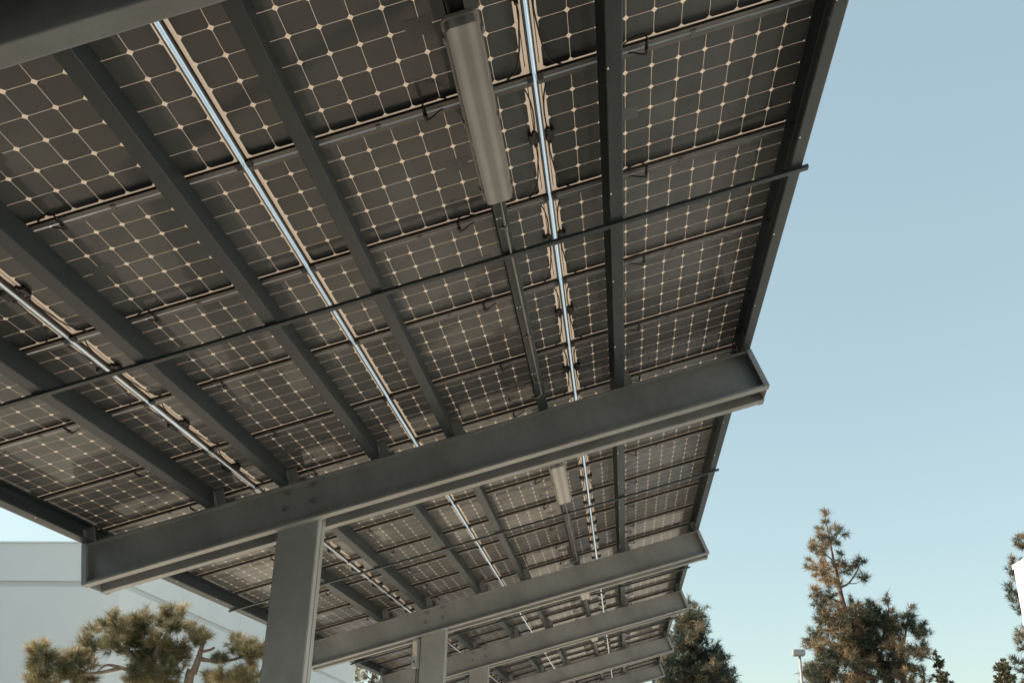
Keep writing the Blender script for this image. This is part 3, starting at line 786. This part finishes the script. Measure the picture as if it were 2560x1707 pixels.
B = lambda pts: A(1960, 1200, 3.0933, [(p[0], p[1]) + ((p[2] / 3.0933,) if len(p) > 2 else ()) + tuple(p[3:]) for p in pts])
BT = lambda pts: A(1960, 1200, 3.0933, pts)
survey_tree('pine_tree', 'tall sparse topped pine standing right of the lamp post', 'tree', 42.0,
    BT([(600, 1600, 0.26), (540, 1250, 0.20), (500, 1080, 0.15), (460, 960, 0.125), (430, 830, 0.10), (385, 620, 0.06), (350, 450, 0.04), (325, 320, 0.025), (315, 240, 0.012)]),
    [BT([(440, 828, 0.06), (500, 795, 0.045), (560, 710, 0.035), (590, 640, 0.02)]), BT([(500, 798, 0.03), (560, 795, 0.02), (600, 765, 0.012)]),
     BT([(390, 625, 0.035), (440, 600, 0.02), (455, 570, 0.012)]), BT([(380, 620, 0.04), (320, 570, 0.03), (270, 520, 0.02)]),
     BT([(345, 660, 0.03), (310, 600, 0.02), (300, 560, 0.012)]), BT([(425, 810, 0.06), (340, 750, 0.045), (250, 680, 0.03), (180, 660, 0.012)]),
     BT([(455, 950, 0.06), (330, 900, 0.04), (240, 860, 0.02)]), BT([(350, 450, 0.03), (400, 420, 0.02), (440, 390, 0.012)]),
     BT([(560, 1330, 0.10), (740, 1250, 0.07), (805, 1050, 0.04), (800, 920, 0.02)]), BT([(930, 1600, 0.14), (905, 1370, 0.10), (940, 1180, 0.05), (970, 1000, 0.02)]),
     BT([(540, 1250, 0.1), (400, 1180, 0.06), (290, 1150, 0.04)])],
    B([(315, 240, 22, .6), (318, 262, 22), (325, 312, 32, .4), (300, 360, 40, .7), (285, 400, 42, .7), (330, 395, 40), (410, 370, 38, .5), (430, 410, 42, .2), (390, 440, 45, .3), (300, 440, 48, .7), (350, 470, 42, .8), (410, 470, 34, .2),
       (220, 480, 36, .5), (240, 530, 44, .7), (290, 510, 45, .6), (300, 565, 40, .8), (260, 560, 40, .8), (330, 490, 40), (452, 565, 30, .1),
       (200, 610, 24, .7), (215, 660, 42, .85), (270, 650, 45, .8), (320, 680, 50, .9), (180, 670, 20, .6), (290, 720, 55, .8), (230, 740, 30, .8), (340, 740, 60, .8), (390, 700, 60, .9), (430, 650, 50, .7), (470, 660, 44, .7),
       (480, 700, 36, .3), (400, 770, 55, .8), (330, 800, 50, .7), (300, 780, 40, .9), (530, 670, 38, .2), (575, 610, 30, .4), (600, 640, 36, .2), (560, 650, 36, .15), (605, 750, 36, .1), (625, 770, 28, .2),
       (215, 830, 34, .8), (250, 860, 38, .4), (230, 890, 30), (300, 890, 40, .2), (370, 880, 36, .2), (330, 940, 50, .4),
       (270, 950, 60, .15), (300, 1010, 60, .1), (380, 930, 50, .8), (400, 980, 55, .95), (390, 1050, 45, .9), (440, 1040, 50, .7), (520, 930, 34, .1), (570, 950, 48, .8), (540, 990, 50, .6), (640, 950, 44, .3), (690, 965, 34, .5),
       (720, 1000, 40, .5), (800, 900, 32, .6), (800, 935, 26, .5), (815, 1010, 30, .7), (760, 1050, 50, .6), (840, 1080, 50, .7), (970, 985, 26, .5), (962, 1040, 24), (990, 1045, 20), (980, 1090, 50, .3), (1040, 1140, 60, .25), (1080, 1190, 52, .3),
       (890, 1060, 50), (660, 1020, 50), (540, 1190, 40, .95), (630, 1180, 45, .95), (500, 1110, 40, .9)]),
    [(BT([(250, 1060), (480, 1020), (560, 1010), (700, 1010), (860, 1090), (930, 1100), (1040, 1130), (1110, 1210), (1060, 1330), (880, 1300), (930, 1410), (1010, 1480), (1050, 1600), (210, 1600), (175, 1480), (185, 1300), (250, 1150)]), 150, 20)],
    TALL_F, BARK, 0.36, 0.028, 44, 6.5, 21, depth=1.8, droop=0.12)

D = lambda pts: A(1300, 1137, 2.7506, [(p[0], p[1]) + ((p[2] / 2.7506,) if len(p) > 2 else ()) + tuple(p[3:]) for p in pts])
DT = lambda pts: A(1300, 1137, 2.7506, pts)
survey_tree('conifer_tree', 'dark dense conifer rising behind the right ends of the crossbeams', 'tree', 52.0,
    DT([(1160, 1640, 0.4), (1160, 1400, 0.3), (1165, 1200, 0.18), (1155, 1050, 0.08), (1155, 970, 0.02)]),
    [DT([(1160, 1250, 0.1), (1110, 1200, 0.06), (1060, 1120, 0.03)]), DT([(1170, 1450, 0.16), (1280, 1400, 0.1), (1360, 1320, 0.04)])],
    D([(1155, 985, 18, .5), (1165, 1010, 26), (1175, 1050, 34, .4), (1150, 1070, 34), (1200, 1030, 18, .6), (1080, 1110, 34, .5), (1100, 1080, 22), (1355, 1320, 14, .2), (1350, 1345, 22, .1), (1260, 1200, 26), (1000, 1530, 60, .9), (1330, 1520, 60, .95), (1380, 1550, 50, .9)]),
    [(DT([(1140, 1040), (1210, 1060), (1245, 1150), (1265, 1210), (1240, 1290), (1310, 1310), (1330, 1350), (1400, 1370), (1440, 1480), (1500, 1600), (940, 1600), (980, 1400), (1060, 1300), (1080, 1190), (1110, 1130)]), 230, 24)],
    DARK_F, BARK, 0.40, 0.036, 30, 4.2, 31, depth=2.4)

survey_tree('pine_tree', 'ragged pine at the right edge, partly behind the white building corner', 'tree', 46.0,
    BT([(1960, 1700, 0.3), (1950, 1200, 0.2), (1930, 800, 0.12), (1920, 400, 0.05)]),
    [BT([(1945, 1000, 0.08), (1860, 960, 0.05), (1800, 900, 0.03)]), BT([(1930, 800, 0.06), (1830, 720, 0.04), (1780, 620, 0.02)]), BT([(1950, 1300, 0.08), (1840, 1220, 0.05)])],
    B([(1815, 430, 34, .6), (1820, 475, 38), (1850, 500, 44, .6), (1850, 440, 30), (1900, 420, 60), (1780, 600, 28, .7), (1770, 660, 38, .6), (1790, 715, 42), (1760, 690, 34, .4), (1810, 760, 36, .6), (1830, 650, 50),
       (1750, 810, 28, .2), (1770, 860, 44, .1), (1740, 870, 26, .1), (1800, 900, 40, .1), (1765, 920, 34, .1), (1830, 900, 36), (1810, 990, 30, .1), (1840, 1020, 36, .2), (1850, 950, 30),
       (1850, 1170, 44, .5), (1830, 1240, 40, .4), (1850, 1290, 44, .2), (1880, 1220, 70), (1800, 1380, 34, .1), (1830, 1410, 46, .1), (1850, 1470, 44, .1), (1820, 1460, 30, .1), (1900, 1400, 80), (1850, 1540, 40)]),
    [], TALL_F, BARK, 0.34, 0.028, 38, 7.0, 41, depth=1.2)
survey_tree('broadleaf_tree', 'small leafy treetop low beside the right edge of the photo', 'tree', 38.0,
    BT([(1725, 1700, 0.12), (1715, 1500, 0.07), (1690, 1390, 0.02)]), [],
    B([(1685, 1380, 20, .6), (1665, 1430, 26, .5), (1710, 1420, 28, .7), (1645, 1450, 20, .5), (1690, 1470, 34, .6), (1735, 1450, 26), (1670, 1510, 34, .6), (1730, 1510, 38, .7), (1770, 1530, 30), (1700, 1560, 40), (1760, 1570, 36), (1660, 1560, 30)]),
    [], LEAF_F, GREYBARK, 0.15, 0.07, 16, 6.0, 51, depth=0.8, spread=1.6)
survey_tree('broadleaf_tree', 'thin leafy sprig top right of the tall pine', 'tree', 40.0,
    BT([(1215, 1700, 0.10), (1205, 1480, 0.05), (1190, 1400, 0.03), (1170, 1330, 0.012)]), [],
    B([(1168, 1340, 20, .5), (1180, 1375, 26, .6), (1205, 1390, 28, .5), (1215, 1420, 24), (1175, 1425, 22), (1200, 1440, 18), (1215, 1500, 40, .4), (1245, 1520, 34, .3), (1190, 1530, 36, .3), (1230, 1560, 40, .4), (1260, 1560, 30)]),
    [], LEAF_F, GREYBARK, 0.15, 0.07, 16, 6.0, 61, depth=0.6, spread=1.6)
survey_tree('pine_tree', 'small dark pine tip between the tall pine and the sprig', 'tree', 44.0,
    BT([(1090, 1700, 0.12), (1080, 1520, 0.06), (1070, 1440, 0.015)]), [],
    B([(1068, 1450, 16, .2), (1075, 1480, 18, .1), (1060, 1510, 26, .2), (1100, 1510, 26, .2), (1080, 1545, 36, .2), (1120, 1540, 24), (1050, 1570, 34)]),
    [], TALL_F, BARK, 0.32, 0.028, 32, 6, 71, depth=0.8)
E4 = lambda pts: A(700, 1137, 2.7506, [(p[0], p[1]) + ((p[2] / 2.7506,) if len(p) > 2 else ()) + tuple(p[3:]) for p in pts])
ET = lambda pts: A(700, 1137, 2.7506, pts)
survey_tree('conifer_tree', 'sunlit tree seen low between the first two columns, past the building end', 'tree', 64.0,
    ET([(640, 1700, 0.2), (635, 1560, 0.12), (640, 1480, 0.06)]),
    [ET([(638, 1540, 0.06), (670, 1520, 0.04), (690, 1500, 0.02)]), ET([(636, 1550, 0.06), (600, 1520, 0.04), (580, 1490, 0.02)])],
    E4([(530, 1455, 26, .6), (560, 1470, 30, .7), (530, 1500, 34, .8), (570, 1520, 34, .6), (610, 1490, 30, .3), (600, 1540, 34, .5), (650, 1500, 24, .2), (680, 1530, 26, .2), (520, 1550, 40, .5), (660, 1560, 34, .3), (700, 1560, 26), (560, 1580, 40), (630, 1460, 26, .4), (500, 1480, 26)]),
    [], TALL_F, BARK, 0.40, 0.042, 30, 5, 81, depth=1.5)
